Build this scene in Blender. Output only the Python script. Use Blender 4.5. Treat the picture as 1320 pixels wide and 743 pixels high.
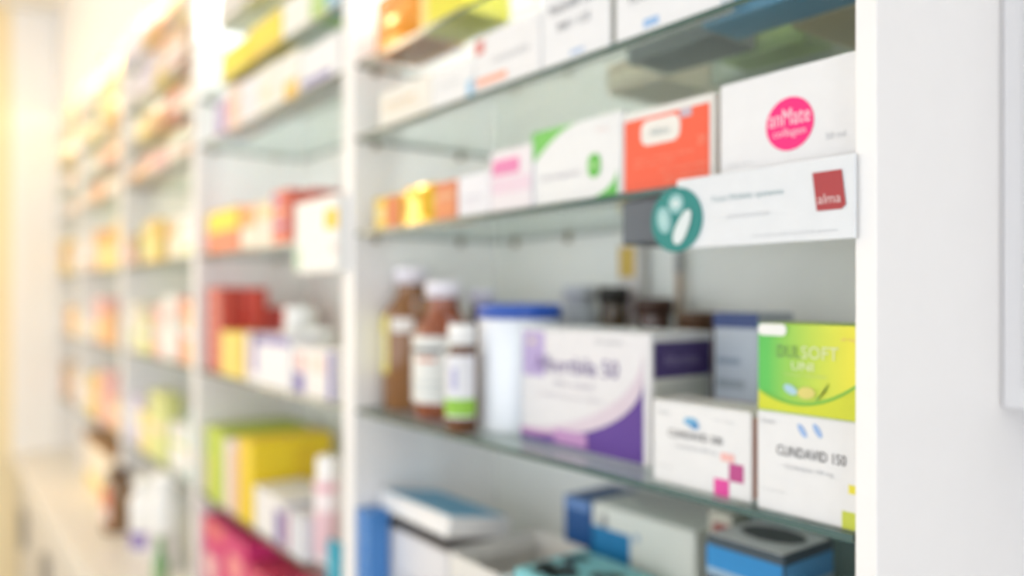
import bpy, bmesh, math, random
from mathutils import Vector, Matrix

# ------------------------------------------------------------------ clear
for o in list(bpy.data.objects):
    bpy.data.objects.remove(o)
SC = bpy.context.scene
C = SC.collection
random.seed(7)

# ------------------------------------------------------------------ camera
E = 1.60                      # eye height above the floor
D0 = 0.52                     # camera distance from the shelf fronts (plane y = 0)
F = 1000.0                    # focal length in pixels of the 1320 px wide frame
HOR = 383.0                   # pixel row of the horizon
FW = Vector((-0.7924, 0.6101, 0)).normalized()
RT = Vector((FW.y, -FW.x, 0))
cam_d = bpy.data.cameras.new('camera')
cam = bpy.data.objects.new('camera', cam_d)
C.objects.link(cam)
cam.location = (0, -D0, E)
cam.rotation_euler = (math.pi / 2, 0, math.atan2(-FW.x, FW.y))
cam_d.sensor_width = 36
cam_d.lens = 36 * F / 1320
cam_d.shift_y = (HOR - 371.5) / 1320
cam_d.clip_start = 0.01
cam_d.dof.use_dof = True
cam_d.dof.focus_distance = 0.462
cam_d.dof.aperture_fstop = 1.85
SC.camera = cam

# ------------------------------------------------------------------ world, large lights, exposure
w = bpy.data.worlds.new('world')
SC.world = w
w.use_nodes = True
w.node_tree.nodes['Background'].inputs[0].default_value = (0.93, 0.96, 1.0, 1)
w.node_tree.nodes['Background'].inputs[1].default_value = 0.12


def area(name, loc, rot, sx, sy, power, col):
    l = bpy.data.lights.new(name, 'AREA')
    l.shape = 'RECTANGLE'
    l.size, l.size_y, l.energy, l.color = sx, sy, power, col
    o = bpy.data.objects.new(name, l)
    C.objects.link(o)
    o.location, o.rotation_euler = loc, rot
    return o


# low warm daylight through the window of the end wall
area('window_daylight', (-4.10, -1.55, 1.75), (0, math.radians(-90), 0), 1.5, 1.3, 30, (1.0, 0.80, 0.55))
# added fill light facing the shelves, set at the unseen shopfront glazing
area('shopfront_fill', (-0.9, -3.05, 1.55), (math.radians(90), 0, 0), 5.2, 2.3, 75, (0.90, 0.95, 1.0))
# added fill light from the right, set at the unseen side glazing
area('side_fill', (3.65, -1.75, 1.55), (math.radians(90), 0, math.radians(90)), 2.6, 2.3, 74, (0.96, 0.98, 1.0))
SC.cycles.max_bounces = 16
SC.cycles.diffuse_bounces = 8
SC.cycles.transparent_max_bounces = 24
vs = SC.view_settings
vs.view_transform = 'Standard'
vs.look = 'None'
vs.gamma = 1
vs.use_curve_mapping = False
vs.exposure = 0.0


# ------------------------------------------------------------------ helpers: pixels to places
def dirv(px, py=HOR):
    return FW + RT * ((px - 660) / F) + Vector((0, 0, (HOR - py) / F))


def tY(px, y):
    return (y + D0) / dirv(px).y


def X(px, y):                  # world x where pixel column px meets the plane y
    return dirv(px).x * tY(px, y)


def H(px, py, y):              # height above eye of pixel (px, py) on the plane y
    return (HOR - py) / F * tY(px, y)


# ------------------------------------------------------------------ helpers: materials
def lin(c):
    c = c / 255
    return c / 12.92 if c <= 0.04045 else ((c + 0.055) / 1.055) ** 2.4


MATS = {}


def mat(rgb, rough=0.45, kind='card', vary=0.04, coat=0.0, metal=0.0):
    key = (rgb, rough, kind, vary, coat, metal)
    if key in MATS:
        return MATS[key]
    m = bpy.data.materials.new('%s_%d_%d_%d' % ((kind,) + rgb))
    m.use_nodes = True
    nt = m.node_tree
    b = nt.nodes['Principled BSDF']
    tc = nt.nodes.new('ShaderNodeTexCoord')
    n = nt.nodes.new('ShaderNodeTexNoise')
    n.inputs['Scale'].default_value = 60 if kind == 'card' else 25
    n.inputs['Detail'].default_value = 3
    nt.links.new(tc.outputs['Object'], n.inputs['Vector'])
    mx = nt.nodes.new('ShaderNodeMix')
    mx.data_type = 'RGBA'
    c = [lin(v) * (0.86 if kind == 'card' else 1.0) for v in rgb]
    mx.inputs['A'].default_value = (*[v * (1 - vary) for v in c], 1)
    mx.inputs['B'].default_value = (*[min(1, v * (1 + vary)) for v in c], 1)
    nt.links.new(n.outputs['Fac'], mx.inputs['Factor'])
    nt.links.new(mx.outputs['Result'], b.inputs['Base Color'])
    b.inputs['Roughness'].default_value = rough
    b.inputs['Metallic'].default_value = metal
    b.inputs['Coat Weight'].default_value = coat
    b.inputs['Coat Roughness'].default_value = 0.08
    MATS[key] = m
    return m


def emit_mat(name, rgb, s):
    m = bpy.data.materials.new(name)
    m.use_nodes = True
    b = m.node_tree.nodes['Principled BSDF']
    b.inputs['Base Color'].default_value = (*rgb, 1)
    b.inputs['Emission Color'].default_value = (*rgb, 1)
    b.inputs['Emission Strength'].default_value = s
    return m


def glass_mat(name, tint, ior=1.5):
    m = bpy.data.materials.new(name)
    m.use_nodes = True
    nt = m.node_tree
    nt.nodes.clear()
    out = nt.nodes.new('ShaderNodeOutputMaterial')
    mixs = nt.nodes.new('ShaderNodeMixShader')
    lw = nt.nodes.new('ShaderNodeLayerWeight')          # Schlick curve, same from both sides of the pane
    lw.inputs['Blend'].default_value = 0.5
    pw = nt.nodes.new('ShaderNodeMath')
    pw.operation = 'POWER'
    pw.inputs[1].default_value = 5
    fr = nt.nodes.new('ShaderNodeMath')
    fr.operation = 'MULTIPLY_ADD'
    fr.inputs[1].default_value = 0.8
    fr.inputs[2].default_value = ((ior - 1) / (ior + 1)) ** 2
    nt.links.new(lw.outputs['Facing'], pw.inputs[0])
    nt.links.new(pw.outputs[0], fr.inputs[0])
    tr = nt.nodes.new('ShaderNodeBsdfTransparent')
    tr.inputs[0].default_value = (*tint, 1)
    gl = nt.nodes.new('ShaderNodeBsdfGlossy')
    gl.inputs['Color'].default_value = (0.9, 0.95, 0.93, 1)
    gl.inputs['Roughness'].default_value = 0.02
    nt.links.new(fr.outputs[0], mixs.inputs[0])
    nt.links.new(tr.outputs[0], mixs.inputs[1])
    nt.links.new(gl.outputs[0], mixs.inputs[2])
    nt.links.new(mixs.outputs[0], out.inputs[0])
    return m


def amber_mat():
    m = mat((84, 50, 22), 0.12, 'amber', 0.25, 0.6)
    return m


WHITE = (238, 238, 240)
GLASS = glass_mat('shelf_glass', (0.875, 0.90, 0.89), 1.45)
EDGE = mat((38, 76, 68), 0.2, 'glass_edge', 0.15, 0.5)
LAM = mat((236, 234, 234), 0.42, 'laminate', 0.015)
BACKP = mat((236, 237, 233), 0.5, 'laminate_back', 0.02)
INK = mat((70, 72, 80), 0.5, 'ink')
PALEINK = mat((168, 172, 180), 0.5, 'ink')


# ------------------------------------------------------------------ helpers: objects
def put(o, parent=None):
    C.objects.link(o)
    if parent is not None:
        o.parent = parent
    return o


def tag(o, label, cat, group=None):
    o['label'] = label
    o['category'] = cat
    if group:
        o['group'] = group
    return o


def thing(name, label, cat, loc=(0, 0, 0), rz=0, group=None):
    o = bpy.data.objects.new(name, None)
    o.empty_display_size = 0.02
    put(o)
    o.location = loc
    o.rotation_euler = (0, 0, rz)
    return tag(o, label, cat, group)


def mesh(name, verts, faces, m, parent=None, smooth=False):
    me = bpy.data.meshes.new(name)
    me.from_pydata(verts, [], faces)
    me.materials.append(m)
    if smooth:
        for p in me.polygons:
            p.use_smooth = True
    me.update()
    return put(bpy.data.objects.new(name, me), parent)


def slab(name, x0, x1, y0, y1, z0, z1, m, parent=None, bev=0.0):
    bm = bmesh.new()
    bmesh.ops.create_cube(bm, size=1)
    for v in bm.verts:
        v.co = Vector(((x0 + x1) / 2 + v.co.x * (x1 - x0), (y0 + y1) / 2 + v.co.y * (y1 - y0), (z0 + z1) / 2 + v.co.z * (z1 - z0)))
    if bev:
        bmesh.ops.bevel(bm, geom=list(bm.edges), offset=bev, segments=1, affect='EDGES', profile=0.5)
    me = bpy.data.meshes.new(name)
    bm.to_mesh(me)
    bm.free()
    me.materials.append(m)
    return put(bpy.data.objects.new(name, me), parent)


def struct(o):
    o['kind'] = 'structure'
    return o


def lathe(name, prof, m, parent, seg=28, a0=0.0, a1=2 * math.pi, center=(0, 0)):
    full = abs(a1 - a0 - 2 * math.pi) < 1e-6
    n = seg if full else seg + 1
    vs_, fs = [], []
    for r, z in prof:
        for k in range(n):
            a = a0 + (a1 - a0) * k / seg
            vs_.append((center[0] + r * math.cos(a), center[1] + r * math.sin(a), z))
    for i in range(len(prof) - 1):
        for k in range(seg):
            a, b = i * n + k, i * n + (k + 1) % n if full else i * n + k + 1
            fs.append((a, b, b + n, a + n))
    return mesh(name, vs_, fs, m, parent, True)


# print on the front face (local x right, z up, y = 0 is the front), layers stand a hair proud
def poly(name, pts, m, parent, layer=1):
    y = -0.00035 * layer
    return mesh(name, [(x, y, z) for x, z in pts], [tuple(range(len(pts)))], m, parent)


def rect(name, x0, x1, z0, z1, m, parent, layer=1):
    return poly(name, [(x0, z0), (x1, z0), (x1, z1), (x0, z1)], m, parent, layer)


def side_rect(name, w, y0, y1, z0, z1, m, parent, layer=1):
    x = w + 0.00035 * layer
    return mesh(name, [(x, y0, z0), (x, y1, z0), (x, y1, z1), (x, y0, z1)], [(0, 1, 2, 3)], m, parent)


def ellipse(cx, cz, rx, rz, n=32, rot=0.0):
    out = []
    for k in range(n):
        a = 2 * math.pi * k / n
        x, z = rx * math.cos(a), rz * math.sin(a)
        out.append((cx + x * math.cos(rot) - z * math.sin(rot), cz + x * math.sin(rot) + z * math.cos(rot)))
    return out


def rrect(x0, x1, z0, z1, r, n=5):
    out = []
    for cx, cz, a in ((x1 - r, z0 + r, -90), (x1 - r, z1 - r, 0), (x0 + r, z1 - r, 90), (x0 + r, z0 + r, 180)):
        for k in range(n + 1):
            t = math.radians(a + 90 * k / n)
            out.append((cx + r * math.cos(t), cz + r * math.sin(t)))
    return out


def text(s, x, z, width, m, parent, layer=2, height=None, name='lettering', side_w=None):
    cu = bpy.data.curves.new('lettering', 'FONT')
    cu.body = s
    cu.resolution_u = 2
    tmp = bpy.data.objects.new('tmp_lettering', cu)
    C.objects.link(tmp)
    dg = bpy.context.evaluated_depsgraph_get()
    me = bpy.data.meshes.new_from_object(tmp.evaluated_get(dg))
    bpy.data.objects.remove(tmp)
    xs = [v.co.x for v in me.vertices]
    ys = [v.co.y for v in me.vertices]
    k = width / (max(xs) - min(xs))
    kz = k if height is None else height / (max(ys) - min(ys))
    for v in me.vertices:
        a, b = (v.co.x - min(xs)) * k, (v.co.y - min(ys)) * kz
        if side_w is None:
            v.co = Vector((x + a, -0.00035 * layer, z + b))
        else:
            v.co = Vector((side_w + 0.00035 * layer, x + a, z + b))
    me.materials.clear()
    me.materials.append(m)
    return put(bpy.data.objects.new(name, me), parent)


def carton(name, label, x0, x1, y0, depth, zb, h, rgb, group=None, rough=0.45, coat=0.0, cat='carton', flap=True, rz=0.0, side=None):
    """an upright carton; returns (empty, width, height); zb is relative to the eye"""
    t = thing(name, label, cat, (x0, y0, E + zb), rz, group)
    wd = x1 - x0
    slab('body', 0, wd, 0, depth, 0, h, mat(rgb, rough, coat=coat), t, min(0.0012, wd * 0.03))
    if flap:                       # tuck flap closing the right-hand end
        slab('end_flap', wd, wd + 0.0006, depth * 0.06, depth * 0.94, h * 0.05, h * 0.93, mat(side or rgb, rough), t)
    return t, wd, h


def banded(t, wd, h, bands, layer=1):
    """bands: list of (u0, u1, v0, v1, rgb) in fractions of the front"""
    for u0, u1, v0, v1, rgb in bands:
        rect('print_panel', u0 * wd, u1 * wd, v0 * h, v1 * h, mat(rgb), t, layer)


# ------------------------------------------------------------------ room
PITCH = 0.815
XR = -0.267                     # right end of the run of bays
XEND = -4.15                    # end wall
YB = 0.263                      # front of the back panels
TOPZ = 0.85                     # underside of the fascia, above eye
CZ = -0.70                      # worktop, below eye
FLOORM = mat((168, 166, 158), 0.35, 'floor', 0.05)
WALLM = mat((240, 236, 228), 0.7, 'paint', 0.02)
CREAM = mat((244, 226, 186), 0.6, 'paint', 0.02)
struct(slab('floor', XEND - 0.1, 3.8, -3.2, 0.36, -0.08, 0.0, FLOORM))
struct(slab('ceiling', XEND - 0.1, 3.8, -3.2, 0.36, 2.9, 2.98, WALLM))
struct(slab('wall_back', XEND - 0.1, 3.8, 0.28, 0.36, 0, 2.9, mat((222, 222, 226), 0.6, 'paint', 0.02)))
we = bpy.data.objects.new('wall_left', None)
put(we)
struct(we)
# end wall with a window opening (y -2.2..-0.9, z 1.0..2.5)
for (a, b, c, d) in ((-0.9, 0.28, 0, 2.9), (-3.2, -2.2, 0, 2.9), (-2.2, -0.9, 0, 1.0), (-2.2, -0.9, 2.5, 2.9)):
    slab('wall_section', XEND - 0.1, XEND, a, b, c, d, CREAM, we)
wf = bpy.data.objects.new('window_1', None)
put(wf)
struct(wf)
for (a, b, c, d) in ((-2.2, -2.14, 1.0, 2.5), (-0.96, -0.9, 1.0, 2.5), (-2.14, -0.96, 1.0, 1.06), (-2.14, -0.96, 2.44, 2.5), (-1.57, -1.53, 1.06, 2.44)):
    slab('window_frame', XEND - 0.08, XEND - 0.02, a, b, c, d, LAM, wf)
for a, b in ((-2.14, -1.57), (-1.53, -0.96)):
    slab('pane', XEND - 0.055, XEND - 0.05, a, b, 1.06, 2.44, GLASS, wf)
# unseen shopfront glazing, added to go with the frontal fill light
sf = bpy.data.objects.new('added_window_2', None)
put(sf)
struct(sf)
for (a, b, c, d) in ((-4.15, 2.3, 0.0, 0.35), (-4.15, 2.3, 2.75, 2.9)):
    slab('window_frame', a, b, -3.2, -3.12, c, d, LAM, sf)
for q in range(6):
    slab('window_frame', -4.15 + q * 1.2725, -4.09 + q * 1.2725, -3.2, -3.12, 0.35, 2.75, LAM, sf)
for q in range(5):
    slab('pane', -4.09 + q * 1.2725, -2.8775 + q * 1.2725, -3.165, -3.16, 0.35, 2.75, GLASS, sf)
# unseen glazed side wall, added to go with the right-hand fill light
sg = bpy.data.objects.new('added_window_3', None)
put(sg)
struct(sg)
for (c, d) in ((0.0, 0.35), (2.75, 2.9)):
    slab('window_frame', 3.72, 3.8, -3.12, 0.28, c, d, LAM, sg)
for q in range(4):
    slab('window_frame', 3.72, 3.8, -3.12 + q * 1.1133, -3.06 + q * 1.1133, 0.35, 2.75, LAM, sg)
for q in range(3):
    slab('pane', 3.755, 3.76, -3.06 + q * 1.1133, -2.0067 + q * 1.1133, 0.35, 2.75, GLASS, sg)
# white upright board on the end wall
struct(slab('trim_1', XEND, XEND + 0.02, -0.172, -0.002, E + CZ, 2.9, mat((246, 244, 242), 0.5, 'paint', 0.01)))
# fascia above the bays
struct(slab('trim_2', XEND + 0.02, XR, 0.0, 0.02, E + TOPZ, 2.9, LAM))

# ceiling lamps, out of view, added to raise the brightness
FILL = emit_mat('fill_diffuser', (1.0, 0.93, 0.84), 1.0)
FILLW = emit_mat('fill_diffuser_warm', (1.0, 0.84, 0.6), 22.0)
for k, (lx, ly, lab) in enumerate(((-0.9, -1.1, 'added square ceiling lamp panel opposite the bay of amber bottles'), (-2.5, -1.1, 'added square ceiling lamp panel opposite the middle bay'), (-3.3, -1.2, 'added square ceiling lamp panel nearest the end wall'))):
    t = thing('added_ceiling_lamp', lab, 'lamp', (lx, ly, 2.9), 0, 'added ceiling lamp panels')
    slab('frame', -0.22, 0.22, -0.22, 0.22, -0.03, 0.0, LAM, t, 0.004)
    slab('diffuser', -0.2, 0.2, -0.2, 0.2, -0.034, -0.03, FILLW if k == 2 else FILL, t)

# worktop and base cabinets
wt = thing('worktop', 'long pale worktop running under all the shelving bays', 'worktop', (0, 0, E + CZ - 0.04))
slab('slab', XEND + 0.001, XR, -0.178, 0.278, 0, 0.04, mat((226, 222, 216), 0.35, 'laminate', 0.02), wt, 0.003)
slab('front_edging', XEND + 0.001, XR, -0.180, -0.178, 0.003, 0.037, mat((214, 209, 202), 0.4, 'laminate', 0.02), wt)
BAYN = ['bay of amber bottles', 'bay of yellow and red cartons', 'middle bay', 'second bay from the end wall', 'bay touching the end wall']
GREYD = mat((206, 200, 192), 0.45, 'laminate', 0.02)


def bay_x(k):
    x1 = XR - k * PITCH
    x0 = x1 - PITCH
    return (max(x0, XEND + 0.021), x1)


for k in range(5):
    x0, x1 = bay_x(k)
    t = thing('base_cabinet', 'pale grey two-door base cabinet under the ' + BAYN[k], 'cabinet', (x0, 0, 0), 0, 'base cabinets under the worktop')
    wd = x1 - x0 - 0.001
    slab('body', 0, wd, -0.13, 0.278, 0.08, E + CZ - 0.041, GREYD, t)
    slab('plinth', 0, wd, -0.09, 0.27, 0, 0.08, mat((150, 146, 140), 0.5, 'laminate', 0.02), t)
    for q in range(2):
        a = 0.003 + q * wd / 2
        d = slab('door', a, a + wd / 2 - 0.006, -0.15, -0.131, 0.09, E + CZ - 0.05, GREYD, t, 0.002)
        hx = a + (wd / 2 - 0.05 if q == 0 else 0.035)
        slab('handle', hx, hx + 0.012, -0.172, -0.15, 0.55, 0.70, mat((176, 172, 166), 0.3, 'steel', 0.02, 0, 0.9), d, 0.002)

# shelving bays
BARN = emit_mat('fill_bar_neutral', (1.0, 0.985, 0.985), 30.0)
BARW = emit_mat('fill_bar_warm', (1.0, 0.82, 0.63), 55.0)
PT = 0.018
PIN = mat((150, 132, 104), 0.3, 'pin', 0.03, 0, 0.6)
LEV = {'C': -0.455, 'B': -0.168, 'A': 0.097, 'S': 0.2395, 'T': 0.350, 'U': 0.462, 'V': 0.586, 'W': 0.72}
BAYLEV = ['CBAST', 'CBATUV', 'CBATUVW', 'CBATUVW', 'CBATUVW']
ORD = ['lowest', 'second', 'third', 'fourth', 'fifth', 'sixth', 'seventh']
GT = 0.006
pin_me = None
MAINSH = {'C': 'lowest glass shelf holding the open white tray and blue cartons',
          'B': 'green-edged glass shelf holding the amber bottles and purple carton',
          'A': 'glass shelf holding the orange carton and pink-dot carton',
          'S': 'glass shelf right above the pink-dot carton',
          'T': 'topmost glass shelf in the bay of amber bottles'}
for k in range(5):
    x0, x1 = bay_x(k)
    t = thing('shelving_bay', 'white open-fronted shelving bay, the ' + BAYN[k], 'shelving', (x0, 0, E + CZ), 0, 'white shelving bays')
    wd = x1 - x0 - 0.0005
    hh = TOPZ - CZ
    slab('side_panel', 0, PT, 0, 0.278, 0.0, hh, LAM, t, 0.0008)
    slab('side_panel', wd - (0.0155 if k == 0 else PT), wd, 0, 0.278, 0.0, hh, LAM, t, 0.0008)
    slab('back_panel', PT, wd - PT, YB, 0.278, 0.0, hh, BACKP, t)
    slab('top_panel', PT, wd - PT, 0.0, YB, hh - 0.018, hh, LAM, t)
    # unseen light bar added under the top panel to brighten the bay interior
    bar = slab('fill_bar', PT + 0.03, wd - PT - 0.03, 0.07, 0.17, hh - 0.034, hh - 0.018, LAM, t)
    slab('diffuser', PT + 0.035, wd - PT - 0.035, 0.075, 0.165, hh - 0.036, hh - 0.034, BARN if k < 2 else BARW, bar)
    for i, L in enumerate(BAYLEV[k]):
        z = LEV[L]
        lab = MAINSH[L] if k == 0 else '%s glass shelf up in the %s' % (ORD[i], BAYN[k])
        g = slab('glass_shelf', x0 + PT + 0.001, x1 - PT - 0.0015, 0.004, YB - 0.002, E + z - GT, E + z, GLASS)
        g.data.materials.append(EDGE)
        for p in g.data.polygons:
            if abs(p.normal.z) < 0.5:
                p.material_index = 1
        tag(g, lab, 'shelf', 'glass shelves')
        if k < 2:
            for sx in (0, 1):
                for py in (0.035, 0.19):
                    xa = PT if sx == 0 else wd - PT - 0.008
                    if pin_me is None:
                        p = lathe('shelf_pin', [(0, 0), (0.004, 0), (0.004, 0.008), (0, 0.008)], PIN, t, 10)
                        p.data.transform(Matrix.Rotation(math.pi / 2, 4, 'Y'))
                        pin_me = p.data
                    else:
                        p = put(bpy.data.objects.new('shelf_pin', pin_me), t)
                    p.location = (xa, py, z - CZ - GT - 0.0045)
            if k == 0:
                for fx in (0.06, 0.19):
                    p = put(bpy.data.objects.new('shelf_pin', pin_me), t)
                    p.rotation_euler = (0, 0, -math.pi / 2)
                    p.location = (PT + fx, YB, z - CZ - GT - 0.0045)

# pale grey block in the corner right of the run
t = thing('wall_block', 'pale grey upright block on the wall beside the shelving', 'casing', (XR + 0.0003, 0.206, E - 0.094))
slab('body', 0, 0.3, 0, 0.0735, 0, 1.39, mat((226, 226, 230), 0.5, 'paint', 0.02), t, 0.002)
slab('front_plate', 0.02, 0.28, -0.003, 0, 0.02, 1.37, mat((224, 224, 228), 0.5, 'paint', 0.02), t)

# ------------------------------------------------------------------ bottles and jars
CAPW = mat((232, 230, 238), 0.35, 'plastic', 0.01)


def bottle(label, x, y, zb, r, h, cap_rgb, lab_rgb=None, lab_v=(0.12, 0.55), glass=(84, 50, 22), lab_arc=(-2.6, 0.3), bands=(), neck=0.5, shoulder=0.58, caph=0.09, name='medicine_bottle', cat='bottle', group=None, glass_rough=0.12):
    t = thing(name, label, cat, (x, y, E + zb), 0, group)
    gm = mat(glass, glass_rough, 'bottle', 0.2, 0.5)
    rn = r * neck
    hs = h * shoulder
    hn = h * (1 - caph) - h * 0.05
    prof = [(0, 0), (r * 0.93, 0), (r, h * 0.015), (r, hs)]
    for i in range(1, 9):
        a = i / 8
        s = a * a * (3 - 2 * a)
        prof.append((r + (rn - r) * s, hs + (hn - hs) * 0.85 * a))
    prof += [(rn, hn), (rn, h * (1 - caph)), (0, h * (1 - caph))]
    lathe('body', prof, gm, t)
    if cap_rgb:
        rc = rn * 1.18
        cz = h * (1 - caph)
        lathe('cap', [(0, cz - 0.001), (rc, cz - 0.001), (rc, h - 0.002), (rc * 0.94, h), (0, h)], mat(cap_rgb, 0.35, 'plastic', 0.01), t)
        lathe('neck_ring', [(rc * 0.9, cz - h * 0.03), (rc * 1.04, cz - h * 0.025), (rc * 1.04, cz - h * 0.012), (rc * 0.9, cz - h * 0.008)], mat(cap_rgb, 0.35, 'plastic', 0.01), t)
    if lab_rgb:
        rl = r + 0.0005
        lb = lathe('paper_label', [(rl, h * lab_v[0]), (rl, h * lab_v[1])], mat(lab_rgb, 0.5), t, 24, lab_arc[0], lab_arc[1])
        for a0, a1, v0, v1, rgb in bands:
            rb = r + 0.0009
            lathe('label_print', [(rb, h * v0), (rb, h * v1)], mat(rgb, 0.5), lb, 10, a0, a1)
    return t


B = LEV['B']
bottle('tall amber bottle with a yellow side label next to the partition', -1.019, 0.073, B, 0.0435, 0.2125, (232, 228, 238), (236, 222, 120), (0.26, 0.66), lab_arc=(-2.6, -1.4), shoulder=0.65, bands=((-2.0, -1.62, 0.32, 0.54, (246, 240, 214)), (-1.25, -0.45, 0.55, 0.645, (238, 234, 230))), glass=(132, 88, 48))
bottle('amber bottle with a wide white label and white cap', -0.926, 0.071, B, 0.0435, 0.19, (236, 232, 242), (242, 243, 240), (0.12, 0.6), lab_arc=(-2.75, 0.2), glass=(140, 72, 44),
       bands=((-2.2, -0.6, 0.48, 0.52, (110, 112, 116)), (-1.5, -0.8, 0.42, 0.45, (222, 140, 110)), (-2.2, -0.6, 0.26, 0.27, (190, 204, 210)), (-2.2, -0.6, 0.2, 0.21, (190, 204, 210))))
bottle('small amber bottle with a white and lime green label', -0.806, 0.0215, B, 0.0205, 0.134, (244, 244, 244), (240, 240, 246), (0.14, 0.72), lab_arc=(-2.9, 0.3), glass=(100, 60, 34), neck=0.7, shoulder=0.72, caph=0.16,
       bands=((-2.9, 0.3, 0.16, 0.32, (150, 204, 66)), (-1.3, -0.9, 0.4, 0.6, (184, 182, 220))))
bottle('amber bottle with a lilac cap behind the small lime label bottle', -0.957, 0.160, B, 0.034, 0.178, (222, 220, 240), (236, 236, 240), (0.12, 0.5))
# canister with blue lid
t = thing('pill_canister', 'plain white canister with a royal blue lid', 'canister', (-0.786, 0.097, E + B))
r, h = 0.0535, 0.159
lathe('body', [(0, 0), (r * 0.95, 0), (r, 0.004), (r, h - 0.018), (r * 0.96, h - 0.016), (0, h - 0.016)], mat((236, 241, 250), 0.35, 'plastic', 0.01), t, 40)
lathe('lid', [(0, h), (r * 0.98, h), (r * 1.02, h - 0.002), (r * 1.02, h - 0.018), (r * 0.99, h - 0.0185)], mat((38, 84, 178), 0.35, 'plastic', 0.02), t, 40)
lathe('lid_rim', [(r * 1.02, h - 0.014), (r * 1.035, h - 0.015), (r * 1.035, h - 0.018), (r * 1.02, h - 0.0185)], mat((32, 72, 160), 0.35, 'plastic', 0.02), t, 40)
# bottles behind the purple carton
bottle('dark olive-brown bottle with black cap behind the purple carton', -0.724, 0.205, B, 0.034, 0.181, (44, 42, 38), None, glass=(74, 54, 24), shoulder=0.5)
bottle('reddish brown bottle with wide neck behind the purple carton', -0.652, 0.205, B, 0.033, 0.166, (70, 46, 36), None, glass=(78, 44, 28), neck=0.6, shoulder=0.6)
bottle('short amber bottle beside the navy-topped carton', -0.585, 0.205, B, 0.032, 0.150, (96, 66, 44), None, glass=(120, 76, 34), neck=0.6, shoulder=0.75)
bottle('frosted grey bottle behind the blue-lidded canister', -0.80, 0.215, B, 0.026, 0.184, (196, 198, 204), None, glass=(184, 188, 196), neck=0.8, shoulder=0.8, glass_rough=0.4)
# slim standing packs at the back
x0, x1 = X(792, 0.238), X(822, 0.238)
t, wd, h = carton('slim_carton', 'tall slim white carton with yellow top at the back', x0 + 0.004, x1, 0.241, 0.021, B, 0.243, (232, 228, 226))
banded(t, wd, h, [(0.05, 0.8, 0.8, 0.97, (222, 186, 84)), (0.1, 0.8, 0.56, 0.72, (214, 196, 202)), (0.5, 0.95, 0.36, 0.46, (224, 176, 110))])
xs = X(872, 0.245)
t = thing('wooden_stick', 'thin tan stick standing upright against the back panel', 'stick', (xs, 0.25, E + B))
lathe('shaft', [(0, 0), (0.005, 0), (0.0045, 0.2), (0, 0.2)], mat((176, 152, 132), 0.5, 'wood', 0.1), t, 12)
lathe('grey_tip', [(0.0052, 0.2), (0.0056, 0.203), (0.005, 0.226), (0, 0.228)], mat((140, 140, 142), 0.4, 'plastic'), t, 12)

# ------------------------------------------------------------------ shelf B cartons
PUR = mat((92, 52, 154), 0.4)
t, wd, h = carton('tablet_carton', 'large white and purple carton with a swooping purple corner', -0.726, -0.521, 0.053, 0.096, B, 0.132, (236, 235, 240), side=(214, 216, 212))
cv = []
for i in range(15):
    a = i / 14
    cv.append((wd * (0.0 + 0.955 * math.sin(a * math.pi / 2)), h * (0.06 + 0.60 * (1 - math.cos(a * math.pi / 2)))))
poly('purple_corner', [(0.0, 0.001)] + [(wd * 0.955, 0.001)] + cv[::-1], PUR, t, 1)
sw = [(x, z + h * 0.0) for x, z in cv]
up = [(x - wd * 0.0, z + h * (0.055 + 0.16 * (i / 14))) for i, (x, z) in enumerate(cv)]
poly('pink_swoosh', sw + up[::-1], mat((226, 212, 226), 0.45), t, 2)
poly('pink_swoosh', [sw[i] for i in range(6)] + [(sw[i][0], sw[i][1] + h * (0.055 - 0.009 * i)) for i in range(5, -1, -1)], mat((206, 160, 204), 0.45), t, 3)
rect('lilac_patch', wd * 0.02, wd * 0.21, h * 0.58, h * 0.97, mat((190, 172, 222), 0.45), t, 1)
poly('gold_mark', ellipse(wd * 0.1, h * 0.88, wd * 0.03, h * 0.03, 16), mat((226, 216, 196)), t, 2)
rect('pink_label', wd * 0.30, wd * 0.56, h * 0.035, h * 0.15, mat((196, 148, 204), 0.45), t, 4)
text('Albertbila 50', wd * 0.13, h * 0.63, wd * 0.66, mat((120, 98, 160)), t, 3, h * 0.14)
text('Film coated', wd * 0.30, h * 0.52, wd * 0.3, mat((186, 180, 200)), t, 3, h * 0.045)
text('30 tablets', wd * 0.62, h * 0.9, wd * 0.2, PALEINK, t, 3, h * 0.03)
text('Pharmaceutical tablets', wd * 0.18, h * 0.42, wd * 0.5, mat((200, 196, 210)), t, 3, h * 0.03)
side_rect('side_band', wd + 0.0006, 0.004, 0.092, h * 0.66, h * 0.93, mat((74, 56, 118), 0.4), t, 1)
text('Albertbila', 0.018, h * 0.75, 0.055, mat((150, 136, 180)), t, 2, h * 0.09, side_w=wd + 0.0006)
for i in range(3):
    side_rect('side_print', wd + 0.0006, 0.008, 0.085, h * (0.56 - 0.08 * i), h * (0.575 - 0.08 * i), mat((176, 182, 178)), t, 1)

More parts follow.
